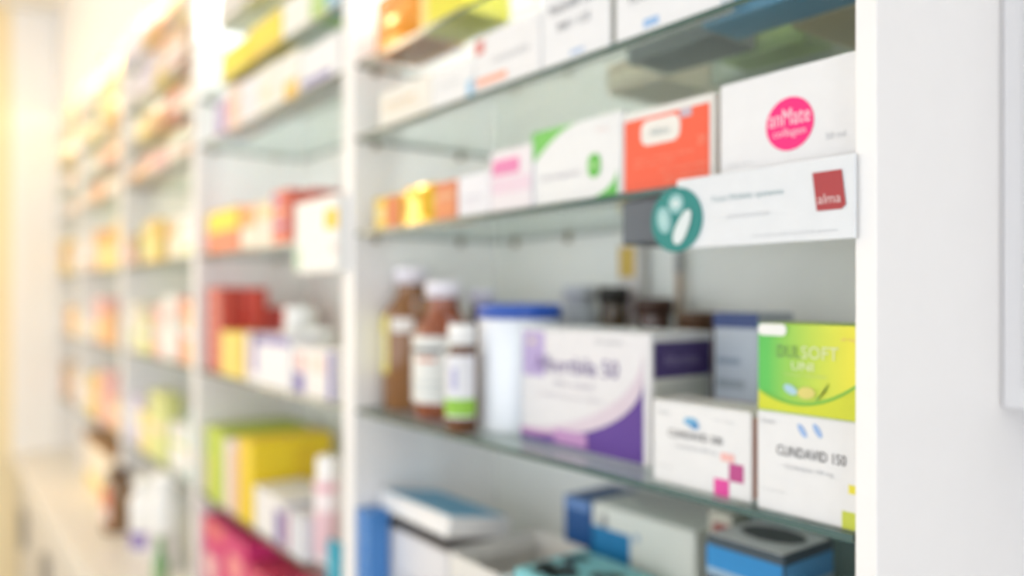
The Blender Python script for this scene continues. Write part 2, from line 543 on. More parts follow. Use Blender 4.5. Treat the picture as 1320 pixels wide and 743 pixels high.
t, wd, h = carton('capsule_carton', 'white carton with magenta squares at its corner', -0.4857, -0.380, 0.017, 0.045, B, 0.0745, (238, 238, 240), side=(214, 172, 160))
rect('magenta_square', wd * 0.655, wd * 0.80, 0.0006, h * 0.20, mat((232, 70, 164)), t)
rect('magenta_square', wd * 0.80, wd * 0.935, h * 0.20, h * 0.40, mat((190, 70, 140)), t)
rect('magenta_square', wd * 0.72, wd * 0.85, h * 0.41, h * 0.5, mat((246, 190, 186)), t)
poly('capsule_picture', ellipse(wd * 0.42, h * 0.79, wd * 0.075, h * 0.05, 18), mat((120, 184, 226)), t)
poly('capsule_picture', ellipse(wd * 0.46, h * 0.75, wd * 0.05, h * 0.04, 18), mat((84, 150, 206)), t, 2)
text('CLINDAVID 300', wd * 0.18, h * 0.58, wd * 0.56, INK, t, 2, h * 0.09)
text('Clindamycin 300 mg', wd * 0.26, h * 0.45, wd * 0.42, PALEINK, t, 2, h * 0.055)
text('Davis', wd * 0.08, h * 0.84, wd * 0.12, PALEINK, t, 2, h * 0.04)
text('16 caps', wd * 0.66, h * 0.84, wd * 0.2, mat((200, 202, 208)), t, 2, h * 0.03)
text('oral use', wd * 0.07, h * 0.2, wd * 0.14, mat((206, 208, 212)), t, 2, h * 0.03)

xb0, xb1 = -0.371, -0.2875
t, wd, h = carton('capsule_carton', 'white carton with lime squares under the green carton', xb0, xb1, 0.012, 0.05, B, 0.0785, (238, 238, 240))
rect('lime_square', wd * 0.86, wd * 0.998, 0.0006, h * 0.17, mat((206, 216, 74)), t)
rect('lime_square', wd * 0.92, wd * 0.998, h * 0.34, h * 0.42, mat((236, 226, 60)), t)
for q in (0, 1):
    poly('capsule_picture', ellipse(wd * (0.48 + 0.15 * q), h * (0.85 + 0.02 * q), wd * 0.03, h * 0.075, 16, 0.6), mat((158, 188, 234)), t)
text('CLINDAVID 150', wd * 0.22, h * 0.58, wd * 0.68, INK, t, 2, h * 0.10)
text('Clindamycin 150 mg', wd * 0.30, h * 0.45, wd * 0.48, PALEINK, t, 2, h * 0.05)
text('Davis', wd * 0.06, h * 0.88, wd * 0.14, PALEINK, t, 2, h * 0.04)
text('oral use only', wd * 0.05, h * 0.2, wd * 0.26, mat((206, 208, 212)), t, 2, h * 0.03)

zg = B + 0.0785
t, wd, h = carton('softgel_carton', 'green to yellow carton stacked on the lime-square carton', xb0 + 0.001, xb1, 0.012, 0.05, zg, 0.069, (168, 206, 62))
GRAD = bpy.data.materials.new('card_green_yellow_print')
GRAD.use_nodes = True
nt = GRAD.node_tree
tc = nt.nodes.new('ShaderNodeTexCoord')
sp = nt.nodes.new('ShaderNodeSeparateXYZ')
rp = nt.nodes.new('ShaderNodeValToRGB')
rp.color_ramp.elements[0].color = (lin(84), lin(184), lin(76), 1)
rp.color_ramp.elements[1].color = (lin(226), lin(220), lin(52), 1)
rp.color_ramp.elements[0].position = 0.1
rp.color_ramp.elements[1].position = 0.95
mp = nt.nodes.new('ShaderNodeMapping')
nt.links.new(tc.outputs['Generated'], mp.inputs[0])
nt.links.new(mp.outputs[0], sp.inputs[0])
nt.links.new(sp.outputs[0], rp.inputs[0])
nt.links.new(rp.outputs[0], nt.nodes['Principled BSDF'].inputs['Base Color'])
nt.nodes['Principled BSDF'].inputs['Roughness'].default_value = 0.4
rect('green_print', 0.0006, wd - 0.0006, 0.0006, h - 0.0006, GRAD, t, 1)
arc = [(wd * i / 14, h * (0.10 + 0.26 * (abs(i / 14 - 0.42) / 0.58) ** 2)) for i in range(15)]
poly('yellow_base', [(0.0008, 0.001), (wd - 0.0008, 0.001)] + [(min(max(x, 0.0008), wd - 0.0008), z) for x, z in arc[::-1]], mat((214, 220, 40)), t, 2)
poly('green_arc', [(x, z) for x, z in arc[1:]] + [(x, z + h * 0.035) for x, z in arc[1:][::-1]], mat((120, 192, 60)), t, 3)
text('DUL', wd * 0.22, h * 0.62, wd * 0.24, mat((120, 158, 90)), t, 3, h * 0.14)
text('SOFT', wd * 0.47, h * 0.62, wd * 0.36, mat((228, 236, 190)), t, 3, h * 0.14)
text('UNI', wd * 0.37, h * 0.49, wd * 0.22, mat((236, 242, 206)), t, 3, h * 0.09)
text('softgel capsules', wd * 0.3, h * 0.42, wd * 0.42, mat((206, 226, 140)), t, 3, h * 0.035)
poly('softgel_picture', ellipse(wd * 0.36, h * 0.27, wd * 0.075, h * 0.05, 18, -0.4), mat((176, 214, 230)), t, 4)
poly('softgel_picture', ellipse(wd * 0.52, h * 0.25, wd * 0.09, h * 0.065, 18, 0.1), mat((226, 214, 120)), t, 4)
poly('picture_tail', [(wd * 0.62, h * 0.2), (wd * 0.72, h * 0.3), (wd * 0.75, h * 0.4), (wd * 0.70, h * 0.27), (wd * 0.62, h * 0.16)], mat((150, 206, 90)), t, 4)
poly('white_sticker', rrect(0.001, wd * 0.32, h * 0.86, h * 0.995, h * 0.06), mat((244, 244, 242)), t, 4)
text('10 mg', wd * 0.86, h * 0.83, wd * 0.12, mat((240, 190, 140)), t, 4, h * 0.035)

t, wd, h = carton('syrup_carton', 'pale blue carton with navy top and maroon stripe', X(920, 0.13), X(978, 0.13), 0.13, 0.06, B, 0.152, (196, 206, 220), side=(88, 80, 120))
banded(t, wd, h, [(0, 1, 0.90, 1.0, (46, 72, 134)), (0, 1, 0.36, 0.42, (142, 58, 100)), (0.8, 1.0, 0.0, 0.34, (84, 84, 130)), (0.08, 0.6, 0.66, 0.7, (150, 164, 186)), (0.08, 0.7, 0.5, 0.56, (160, 170, 184))])

# ------------------------------------------------------------------ shelf A cartons
A = LEV['A']
t, wd, h = carton('cosmetic_carton', 'large white carton with a hot pink round emblem', X(928, 0.012), -0.288, 0.012, 0.06, A, 0.079, (240, 240, 243))
cx, cz, rr = wd * 0.548, h * 0.455, 0.0205
poly('pink_emblem', ellipse(cx, cz, rr, rr, 40), mat((255, 8, 128)), t, 1)
text('anMate', cx - rr * 0.86, cz - rr * 0.04, rr * 1.72, mat((250, 224, 236)), t, 2, rr * 0.62)
text('collagen', cx - rr * 0.68, cz - rr * 0.54, rr * 1.36, mat((250, 214, 230)), t, 2, rr * 0.38)
text('50 ml', wd * 0.80, h * 0.24, wd * 0.13, mat((206, 208, 214)), t, 2, h * 0.06)
text('daily care', wd * 0.07, h * 0.12, wd * 0.2, mat((212, 214, 218)), t, 2, h * 0.04)

t, wd, h = carton('tablet_carton', 'bright orange-red carton with a white pill-shaped name plate', X(802, 0.02), X(921, 0.02), 0.02, 0.06, A, 0.078, (240, 236, 232))
rect('orange_print', wd * 0.03, wd * 0.955, 0.0008, h * 0.90, mat((250, 96, 62)), t, 1)
poly('name_plate', rrect(wd * 0.23, wd * 0.66, h * 0.56, h * 0.86, h * 0.11), mat((244, 240, 234)), t, 2)
text('Alkmi', wd * 0.33, h * 0.66, wd * 0.22, mat((164, 186, 190)), t, 3, h * 0.09)
rect('grey_tab', wd * 0.66, wd * 0.78, h * 0.80, h * 0.9, mat((206, 186, 200)), t, 2)
for i, (a, b, v) in enumerate(((0.16, 0.80, 0.38), (0.16, 0.6, 0.31), (0.44, 0.95, 0.22), (0.50, 0.95, 0.13), (0.5, 0.9, 0.06))):
    text('gastro resistant tablets', wd * a, h * v, wd * (b - a), mat((252, 160, 132)), t, 2, h * 0.045)
text('20', wd * 0.84, h * 0.46, wd * 0.08, mat((252, 160, 132)), t, 2, h * 0.1)

t, wd, h = carton('tablet_carton', 'white carton with bright green corners and green badge', X(686, 0.018), X(800, 0.018), 0.018, 0.055, A, 0.083, (240, 241, 243))
pts = [(0.0006, h - 0.0006), (0.0006, h * 0.60)]
for i in range(9):
    a = i / 8
    pts.append((wd * (0.02 + 0.56 * a), h * (0.60 + 0.39 * math.sin(a * math.pi / 2))))
poly('green_corner', pts, mat((122, 206, 98)), t, 1)
pts = [(wd * 0.97, 0.0006)]
for i in range(9):
    a = i / 8
    pts.append((wd * 0.97, h * 0.34) if i == 0 else (wd * (0.97 - 0.38 * (1 - math.cos(a * math.pi / 2))), h * 0.34 * (1 - math.sin(a * math.pi / 2)) + 0.0006))
poly('green_corner', pts, mat((98, 198, 84)), t, 1)
poly('green_badge', rrect(wd * 0.665, wd * 0.80, h * 0.27, h * 0.56, wd * 0.066), mat((96, 192, 70)), t, 2)
rect('badge_bar', wd * 0.69, wd * 0.775, h * 0.38, h * 0.45, mat((160, 220, 140)), t, 3)
text('esomepiral', wd * 0.12, h * 0.32, wd * 0.44, mat((176, 172, 190)), t, 2, h * 0.09)
text('20 mg', wd * 0.76, h * 0.80, wd * 0.12, mat((240, 200, 196)), t, 2, h * 0.05)

t, wd, h = carton('tablet_carton', 'white carton with a pink name bar and pale pink foot', X(632, 0.015), X(685, 0.015), 0.015, 0.05, A, 0.072, (240, 234, 240))
banded(t, wd, h, [(0.06, 0.72, 0.60, 0.84, (240, 128, 186)), (0.04, 0.98, 0.30, 0.54, (238, 214, 230))])
text('femina', wd * 0.12, h * 0.66, wd * 0.5, mat((246, 190, 220)), t, 2, h * 0.1)
t, wd, h = carton('tablet_carton', 'plain small white carton between the orange pack and pink-barred carton', X(590, 0.015), X(631, 0.015), 0.015, 0.05, A, 0.052, (238, 238, 246))
banded(t, wd, h, [(0.2, 0.8, 0.4, 0.5, (220, 220, 232)), (0.2, 0.6, 0.28, 0.33, (226, 220, 232))])


def pillow_pack(label, x0, x1, y0, depth, zb, h, rgb, group=None, bulge=0.004):
    """glossy foil-wrapped pack with a slightly bulging front"""
    t = thing('foil_pack', label, 'pack', (x0, y0 + bulge, E + zb), 0, group)
    wd = x1 - x0
    n = 12
    vs_, fs = [], []
    for j in range(n + 1):
        for i in range(n + 1):
            u, v = i / n, j / n
            vs_.append((u * wd, -bulge * (1 - (2 * u - 1) ** 2) * (1 - (2 * v - 1) ** 2), v * h))
    for j in range(n):
        for i in range(n):
            a = j * (n + 1) + i
            fs.append((a, a + 1, a + n + 2, a + n + 1))
    mesh('foil_front', vs_, fs, mat(rgb, 0.13, coat=0.5, metal=0.35), t, True)
    slab('body', 0, wd, 0.0002, depth, 0, h, mat(rgb, 0.3), t)
    return t, wd, h


for lab, a, b, hh, rgb, extra in (('yellow and orange pack nearest the partition', 483, 517, 0.047, (240, 200, 60), [(0.45, 0.98, 0.05, 0.95, (222, 120, 60)), (0.05, 0.4, 0.3, 0.7, (246, 226, 150))]),):
    t, wd, h = carton('tablet_carton', lab, X(a, 0.015), X(b, 0.015), 0.015, 0.05, A, hh, rgb)
    banded(t, wd, h, extra)
t, wd, h = pillow_pack('glossy golden yellow pack with a bright glint', X(519, 0.012), X(558, 0.012), 0.012, 0.05, A, 0.052, (244, 196, 40))
t, wd, h = carton('tablet_carton', 'salmon orange carton beside the golden glossy pack', X(560, 0.015), X(588, 0.015), 0.015, 0.05, A, 0.05, (226, 132, 88))
banded(t, wd, h, [(0.1, 0.9, 0.55, 0.7, (236, 176, 130)), (0.1, 0.9, 0.2, 0.4, (238, 150, 90))])

# sign clipped on the front of shelf A
sx0, sx1 = X(872, -0.005), X(1102, -0.005)
t = thing('shelf_sign', 'long white sign with teal capsule emblem clipped on the shelf edge', 'sign', (sx0, -0.005, E + 0.0405))
wd, h = sx1 - sx0, 0.0592
slab('board', 0, wd, 0, 0.0035, 0, h, mat((232, 235, 240), 0.4), t, 0.0008)
slab('slate_block', -0.078, 0.02, 0.012, 0.08, 0.008, 0.0495, mat((84, 92, 102), 0.4, 'plastic'), t, 0.003)  # dark slate block behind the sign, reaching out to its left
slab('clip_arm', 0.001, 0.018, 0.0035, 0.0125, 0.02, 0.045, mat((84, 92, 102), 0.4, 'plastic'), t, 0.001)
ex, ez, er = 0.0005, h * 0.425, 0.0275
bm_e = bmesh.new()
me = bpy.data.meshes.new('teal_emblem')
ring = ellipse(ex, ez, er, er, 44)
v0 = [bm_e.verts.new((x, -0.0015, z)) for x, z in ring]
v1 = [bm_e.verts.new((x, 0.0004, z)) for x, z in ring]
bm_e.faces.new(v0)
for i in range(44):
    bm_e.faces.new((v0[i], v0[(i + 1) % 44], v1[(i + 1) % 44], v1[i]))
bm_e.faces.new(v1[::-1])
bmesh.ops.recalc_face_normals(bm_e, faces=list(bm_e.faces))
bm_e.to_mesh(me)
me.materials.append(mat((0, 134, 130), 0.4))
em = put(bpy.data.objects.new('teal_emblem', me), t)
PALE = mat((226, 236, 238))
HALF = mat((150, 200, 202))
ps = [ellipse(ex + er * 0.02, ez + er * 0.50, er * 0.31, er * 0.31, 22), ellipse(ex - er * 0.46, ez + er * 0.02, er * 0.29, er * 0.43, 22, 0.25)]
for p_ in ps:
    poly('capsule_mark', p_, HALF, em, 6)
poly('capsule_mark', ellipse(ex + er * 0.02, ez + er * 0.50, er * 0.17, er * 0.13, 18), mat((214, 232, 232)), em, 7)
poly('capsule_mark', ellipse(ex - er * 0.46, ez + er * 0.02, er * 0.13, er * 0.26, 18, 0.25), mat((176, 216, 216)), em, 7)
pill = []
for p_ in ellipse(0, 0, er * 0.23, er * 0.58, 28):
    x, z = p_
    k = 1 + 0.35 * max(0, -z / (er * 0.62))
    ca, sa = math.cos(-0.5), math.sin(-0.5)
    pill.append((ex + er * 0.28 + x * k * ca - z * sa, ez - er * 0.24 + x * k * sa + z * ca))
poly('capsule_mark', pill, PALE, em, 7)
text('Your Mobile systems', wd * 0.23, h * 0.60, wd * 0.42, mat((150, 178, 186)), t, 2, h * 0.095)
text('pharmaceutical', wd * 0.33, h * 0.36, wd * 0.24, mat((204, 208, 214)), t, 2, h * 0.07)
text('www.alma pharmaceutical systems', wd * 0.48, h * 0.09, wd * 0.44, mat((206, 210, 216)), t, 2, h * 0.045)
lx = wd * 0.80
poly('red_logo_tile', [(lx, h * 0.83), (lx + 0.0035, h * 0.36), (lx + 0.0225, h * 0.36), (lx + 0.0255, h * 0.41), (lx + 0.0225, h * 0.83)], mat((176, 54, 58)), t, 2)
text('alma', lx + 0.0045, h * 0.44, 0.0175, mat((236, 206, 206)), t, 3, h * 0.12)

# ------------------------------------------------------------------ shelf S (above the pink-dot carton)
S = LEV['S']


def pcart(name, label, a, b, y0, depth, zb, top, rgb, bands=(), side=None, **kw):
    """carton from pixel columns a..b on the plane y0; top = (px, py) of a point on its top edge"""
    h = top if not isinstance(top, tuple) else H(top[0], top[1], y0) - zb
    t, wd, h = carton(name, label, X(a, y0), X(b, y0) - 0.0012, y0, depth, zb, h, rgb, side=side, **kw)
    banded(t, wd, h, bands)
    return t, wd, h


t, wd, h = pcart('tablet_carton', 'cream carton with orange lettering at the end of its shelf', 489, 556, 0.006, 0.022, S, (490, 121), (240, 237, 230), [(0.1, 0.8, 0.34, 0.4, (240, 226, 200))])
text('Orbital', wd * 0.1, h * 0.5, wd * 0.6, mat((230, 192, 140)), t, 2, h * 0.16)
t, wd, h = pcart('tablet_carton', 'white carton with grey lettering and sky blue end stripe', 557, 611, 0.006, 0.022, S, (609, 75), (240, 241, 244), [(0.86, 0.995, 0.01, 0.45, (150, 202, 236))])
text('normix', wd * 0.2, h * 0.5, wd * 0.5, mat((200, 204, 210)), t, 2, h * 0.14)
t, wd, h = pcart('tablet_carton', 'white carton with red corner mark and orange stripe', 612, 697, 0.006, 0.02, S, (615, 49), (240, 240, 243), [(0.01, 0.16, 0.68, 0.92, (222, 130, 126)), (0.03, 0.52, 0.12, 0.24, (250, 166, 134))])
text('renovita', wd * 0.3, h * 0.42, wd * 0.55, mat((204, 206, 212)), t, 2, h * 0.14)
t, wd, h = pcart('tablet_carton', 'tall white carton with dark two-line lettering', 698, 787, 0.006, 0.02, S, 0.105, (240, 241, 245), [(0.45, 0.65, 0.05, 0.09, (170, 196, 232))], side=(200, 198, 190))
text('MAXIVIR 500', wd * 0.14, h * 0.50, wd * 0.66, mat((126, 130, 140)), t, 2, h * 0.1)
text('800 / 125', wd * 0.26, h * 0.32, wd * 0.48, mat((140, 144, 152)), t, 2, h * 0.09)
t, wd, h = pcart('tablet_carton', 'tall white carton with grey lettering on the shelf end', 793, 930, 0.006, 0.02, S, 0.105, (240, 241, 245), [(0.3, 0.45, 0.05, 0.12, (150, 190, 236))])
text('FLOXAMED', wd * 0.16, h * 0.30, wd * 0.6, mat((150, 154, 162)), t, 2, h * 0.1)
# cartons whose undersides show through the glass
for lab, xa, xb, ya, yb, hh, rgb in (
        ('bright blue carton lying flat on the high glass shelf', -0.445, -0.292, 0.036, 0.088, 0.03, (70, 156, 204)),
        ('charcoal carton lying behind the white cartons', -0.56, -0.45, 0.06, 0.125, 0.04, (96, 102, 108)),
        ('olive green carton lying behind the blue carton', -0.50, -0.405, 0.135, 0.185, 0.03, (160, 186, 92)),
        ('tan brown carton lying above the pink-emblem carton', -0.395, -0.292, 0.095, 0.235, 0.03, (206, 184, 132)),
        ('beige carton lying near the back panel', -0.66, -0.575, 0.13, 0.23, 0.035, (220, 200, 168)),
        ('grey-green carton lying deep on the high glass shelf', -0.56, -0.415, 0.195, 0.25, 0.03, (166, 178, 158))):
    t, wd, h = carton('flat_carton', lab, xa, xb, ya, yb - ya, S, hh, rgb)
    banded(t, wd, h, [(0.1, 0.9, 0.3, 0.7, tuple(min(255, c + 40) for c in rgb))])

# ------------------------------------------------------------------ shelf T
T = LEV['T']
t, wd, h = pillow_pack('glossy orange pack with a bright glint high up', X(480, 0.012), X(538, 0.012), 0.012, 0.07, T, 0.085, (246, 160, 40), bulge=0.007)
t, wd, h = pcart('tablet_carton', 'acid yellow carton beside the glossy orange pack', 541, 600, 0.012, 0.07, T, 0.075, (236, 226, 40), [(0.02, 0.2, 0.05, 0.95, (246, 226, 140))], coat=0.4)

# ------------------------------------------------------------------ shelf C (main bay)
Cz = LEV['C']
t, wd, h = carton('tablet_carton', 'mid blue carton squeezed against the partition', -1.0625, -1.022, 0.004, 0.034, Cz, 0.139, (70, 134, 206))
banded(t, wd, h, [(0.05, 0.95, 0.3 + 0.2 * i, 0.31 + 0.2 * i, (140, 180, 226)) for i in range(3)])
# white carton with its lid open
bx0, bx1, by = -1.056, -0.868, 0.042
t = thing('lidded_carton', 'white carton with a half-open lid, light blue on top', 'carton', (bx0, by, E + Cz))
wd, h, dp = bx1 - bx0, 0.112, 0.1
slab('body', 0, wd, 0, dp, 0, h, mat((234, 233, 238)), t, 0.001)
lid = slab('lid', -0.002, wd + 0.002, -0.004, dp, 0, 0.028, mat((242, 242, 244)), t, 0.001)
lid.location = (0, 0, h + 0.022)
lid.rotation_euler = (math.radians(-10), 0, 0)
slab('lid_top', 0.002, wd - 0.002, 0.0, dp - 0.004, 0.028, 0.0284, mat((96, 178, 222)), lid)
slab('gap_shade', 0.003, wd - 0.003, 0.006, dp - 0.003, h, h + 0.006, mat((96, 92, 92)), t)  # dark slab paints the shade under the half-open lid
text('forte', wd * 0.3, h * 0.42, wd * 0.3, mat((190, 192, 200)), t, 2, h * 0.1)
text('Rx', wd * 0.66, h * 0.40, wd * 0.14, mat((238, 176, 176)), t, 2, h * 0.14)
poly('blue_corner', [(0.001, 0.001), (wd * 0.5, 0.001), (0.001, h * 0.35)], mat((44, 166, 222)), t, 1)
side_rect('side_mark', wd, 0.012, 0.028, h * 0.76, h * 0.9, mat((138, 132, 186)), t)
side_rect('side_mark', wd, 0.012, 0.026, h * 0.5, h * 0.62, mat((190, 192, 226)), t)
# open tray
t = thing('open_tray', 'open empty white cardboard tray', 'tray', (-0.800, 0.0, E + Cz))
wd, dp, h = 0.102, 0.137, 0.145
CB = mat((232, 230, 226))
slab('base', 0, wd, 0, dp, 0, 0.002, CB, t)
slab('tray_wall', 0, 0.002, 0, dp, 0.002, h, CB, t)
slab('tray_wall', wd - 0.002, wd, 0, dp, 0.002, h - 0.004, CB, t)
slab('tray_wall', 0.002, wd - 0.002, 0, 0.002, 0.002, h - 0.003, CB, t)
slab('tray_wall', 0.002, wd - 0.002, dp - 0.002, dp, 0.002, h, CB, t)
slab('folded_rim', 0.002, 0.008, 0.002, dp - 0.002, h - 0.02, h - 0.018, CB, t)
# turquoise patterned carton
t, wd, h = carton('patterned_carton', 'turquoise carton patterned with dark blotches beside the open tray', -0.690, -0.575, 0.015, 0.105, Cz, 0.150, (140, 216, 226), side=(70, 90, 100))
DK = mat((66, 82, 84))
for i in range(14):
    u, v = random.uniform(0.08, 0.9), random.uniform(0.1, 0.9)
    p = mesh('dark_blotch', [(wd * u + wd * 0.10 * math.cos(a) * random.uniform(0.6, 1.2), 0.105 * v + 0.012 * math.sin(a) * random.uniform(0.6, 1.3), h + 0.0004) for a in [2 * math.pi * q / 9 for q in range(9)]], [tuple(range(9))], DK, t)
# dark blue and white/blue cartons at the back
t, wd, h = carton('tablet_carton', 'deep blue narrow carton at the back behind the tray', -0.759, -0.709, 0.15, 0.09, Cz, 0.198, (16, 84, 150))
banded(t, wd, h, [(0.05, 0.95, 0.93, 0.99, (110, 150, 210))])
t, wd, h = carton('tablet_carton', 'pale grey carton with a bright blue lower block', -0.706, -0.545, 0.15, 0.09, Cz, 0.2, (232, 236, 230))
rect('blue_block', 0.0006, wd * 0.40, h * 0.2, h * 0.86, mat((26, 132, 192)), t)
poly('pink_line', [(wd * 0.40, h * 0.62), (wd * 0.43, h * 0.62), (wd * 0.6, h * 0.2), (wd * 0.57, h * 0.2)], mat((206, 168, 176)), t)
rect('blue_dot', wd * 0.44, wd * 0.49, h * 0.84, h * 0.88, mat((150, 180, 210)), t)
rect('grey_dot', wd * 0.1, wd * 0.16, h * 0.86, h * 0.94, mat((140, 142, 146)), t)
text('Rehydron', wd * 0.5, h * 0.6, wd * 0.4, mat((196, 180, 182)), t, 2, h * 0.1)
# blue banded box at the right
t, wd, h = carton('banded_carton', 'tall dark slate carton with a bright blue band round its rim', -0.457, -0.377, 0.058, 0.078, Cz, 0.2365, (62, 78, 90), side=(80, 110, 126))
rect('blue_band', 0.0004, wd - 0.0004, h * 0.88, h * 0.965, mat((30, 138, 206)), t)
rect('pale_line', 0.0004, wd - 0.0004, h * 0.85, h * 0.88, mat((146, 178, 206)), t)
side_rect('blue_band', wd + 0.0006, 0.001, 0.076, h * 0.88, h * 0.965, mat((76, 146, 200)), t)
side_rect('pale_line', wd + 0.0006, 0.001, 0.076, h * 0.85, h * 0.88, mat((150, 180, 200)), t)
slab('top_sheet', 0.002, wd - 0.002, 0.002, 0.076, h, h + 0.0006, mat((226, 230, 234)), t)
mesh('dark_patch', [(wd * (0.5 + 0.4 * math.cos(a)), 0.045 + 0.022 * math.sin(a), h + 0.001) for a in [2 * math.pi * q / 12 for q in range(12)]], [tuple(range(12))], mat((76, 80, 84)), t)
t, wd, h = carton('patterned_carton', 'grey-teal blotched carton against the back panel', -0.50, -0.40, 0.185, 0.07, Cz, 0.25, (130, 160, 162))
for i in range(5):
    poly('dark_blotch', [(wd * (0.12 + 0.18 * i) + 0.01 * math.cos(a), h * (0.9 - 0.04 * (i % 3)) + 0.008 * math.sin(a)) for a in [2 * math.pi * q / 8 for q in range(8)]], mat((88, 104, 106)), t)
t, wd, h = carton('tablet_carton', 'pale blue and white carton next to the slate banded carton', -0.362, -0.288, 0.085, 0.06, Cz, 0.205, (214, 222, 228))
rect('blue_wash', 0.0006, wd * 0.7, h * 0.7, h * 0.97, mat((146, 192, 224)), t)
t, wd, h = carton('tablet_carton', 'ivory carton at the back between grey and slate cartons', -0.535, -0.505, 0.16, 0.08, Cz, 0.225, (206, 204, 190))
rect('red_mark', wd * 0.2, wd * 0.9, h * 0.88, h * 0.95, mat((150, 76, 76)), t)

# ------------------------------------------------------------------ second bay
# shelf A
pcart('tablet_carton', 'lemon yellow carton with an orange-red lower half', 267, 308, 0.012, 0.06, A, (285, 271), (238, 124, 84), [(0.02, 0.98, 0.5, 0.98, (250, 224, 30))])
pcart('tablet_carton', 'cream carton with an orange upper half', 310, 334, 0.012, 0.06, A, (322, 264), (244, 230, 214), [(0.02, 0.85, 0.5, 0.97, (240, 164, 92))])
pcart('tablet_carton', 'ivory carton with a yellow tab beside red striped carton', 336, 350, 0.012, 0.05, A, (343, 258), (246, 236, 220), [(0.1, 0.9, 0.6, 0.9, (250, 220, 150))])
pcart('tablet_carton', 'red carton with violet stripes', 351, 371, 0.012, 0.05, A, (360, 246), (226, 104, 84), [(0.1, 0.9, 0.3, 0.4, (176, 140, 190)), (0.1, 0.9, 0.55, 0.62, (246, 200, 180)), (0.05, 0.4, 0.75, 0.9, (150, 140, 210))])
pcart('tablet_carton', 'crimson carton behind the hanging white pocket', 378, 405, 0.10, 0.06, A, (392, 246), (206, 92, 76), [(0.1, 0.9, 0.5, 0.6, (240, 180, 160))])
hx0, hx1 = X(380, -0.014), X(436, -0.014)
hb = H(400, 352, -0.014)
t = thing('hanging_pocket', 'white box-shaped leaflet pocket with a yellow square clipped on the shelf', 'pocket', (hx0, -0.014, E + hb))
wd, h = hx1 - hx0, H(384, 262, -0.014) - hb
slab('body', 0, wd, 0, 0.013, 0, h, mat((244, 244, 242)), t, 0.001)
slab('hook', wd * 0.3, wd * 0.7, 0.013, 0.03, h * 0.0 + (A - hb) + 0.0004, (A - hb) + 0.002, mat((220, 220, 220)), t)
rect('yellow_square', wd * 0.72, wd * 0.995, h * 0.56, h * 0.82, mat((250, 206, 40)), t)
rect('green_strip', 0.0004, wd * 0.14, h * 0.05, h * 0.36, mat((190, 222, 190)), t)
rect('rose_mark', wd * 0.86, wd * 0.97, h * 0.24, h * 0.36, mat((226, 206, 206)), t)
# shelf B
t, wd, h = pcart('tablet_carton', 'tall brick red carton beside the partition', 267, 284, 0.02, 0.045, B, (275, 371), (206, 84, 70), [(0.1, 0.9, 0.15 * i + 0.08, 0.15 * i + 0.12, (224, 130, 114)) for i in range(6)])
t, wd, h = pcart('tablet_carton', 'scarlet carton standing behind the yellow carton', 293.5, 322, 0.07, 0.04, B, (300, 372), (214, 78, 64), [(0.1, 0.9, 0.8, 0.86, (230, 130, 120))])
t, wd, h = pcart('tablet_carton', 'shorter dark red carton at the back', 330, 349, 0.115, 0.08, B, (335, 396), (206, 78, 72), [(0.1, 0.9, 0.6, 0.7, (226, 120, 110))])
t, wd, h = pcart('tablet_carton', 'mustard yellow carton in front of red cartons', 285, 313, 0.008, 0.055, B, (300, 428), (240, 212, 84), [(0.25, 0.5, 0.05, 0.95, (250, 226, 120)), (0.6, 0.8, 0.2, 0.8, (232, 190, 70))])
t, wd, h = pcart('tablet_carton', 'white carton with a violet border', 316, 374, 0.008, 0.05, B, (330, 430), (240, 240, 246), [(0.2, 0.98, 0.80, 0.98, (132, 122, 190)), (0.15, 0.3, 0.2, 0.98, (140, 132, 196)), (0.03, 0.15, 0.05, 0.95, (246, 228, 220))])
t, wd, h = pcart('tablet_carton', 'white carton with blue-violet foot and edge', 378, 432, 0.008, 0.05, B, (400, 448), (244, 240, 240), [(0.02, 0.3, 0.02, 0.45, (110, 102, 180)), (0.84, 0.98, 0.02, 0.96, (98, 98, 178)), (0.1, 0.3, 0.5, 0.85, (236, 180, 180)), (0.4, 0.8, 0.5, 0.85, (246, 222, 214))])


def jar(label, px, y, zb, r, top, lab_rgb=(240, 238, 240), body=(244, 243, 242), name='pill_jar'):
    t = thing(name, label, 'jar', (X(px, y), y, E + zb))
    h = H(px, top, y) - zb if top > 1 else top
    lathe('body', [(0, 0), (r * 0.95, 0), (r, 0.004), (r, h * 0.74), (r * 0.8, h * 0.8), (r * 0.8, h * 0.84), (0, h * 0.84)], mat(body, 0.35, 'plastic', 0.01), t)
    lathe('cap', [(r * 0.86, h * 0.81), (r * 0.9, h * 0.82), (r * 0.9, h * 0.98), (r * 0.86, h), (0, h)], mat((248, 247, 246), 0.35, 'plastic', 0.01), t)
    lathe('paper_label', [(r + 0.0005, h * 0.2), (r + 0.0005, h * 0.62)], mat(lab_rgb), t, 20, -3.0, 0.3)
    return t


jar('tall white jar with ribbed white cap behind the violet cartons', 388, 0.105, B, 0.036, 396)
jar('short white jar with wide cap behind the blue-violet carton', 413, 0.095, B, 0.028, 424)
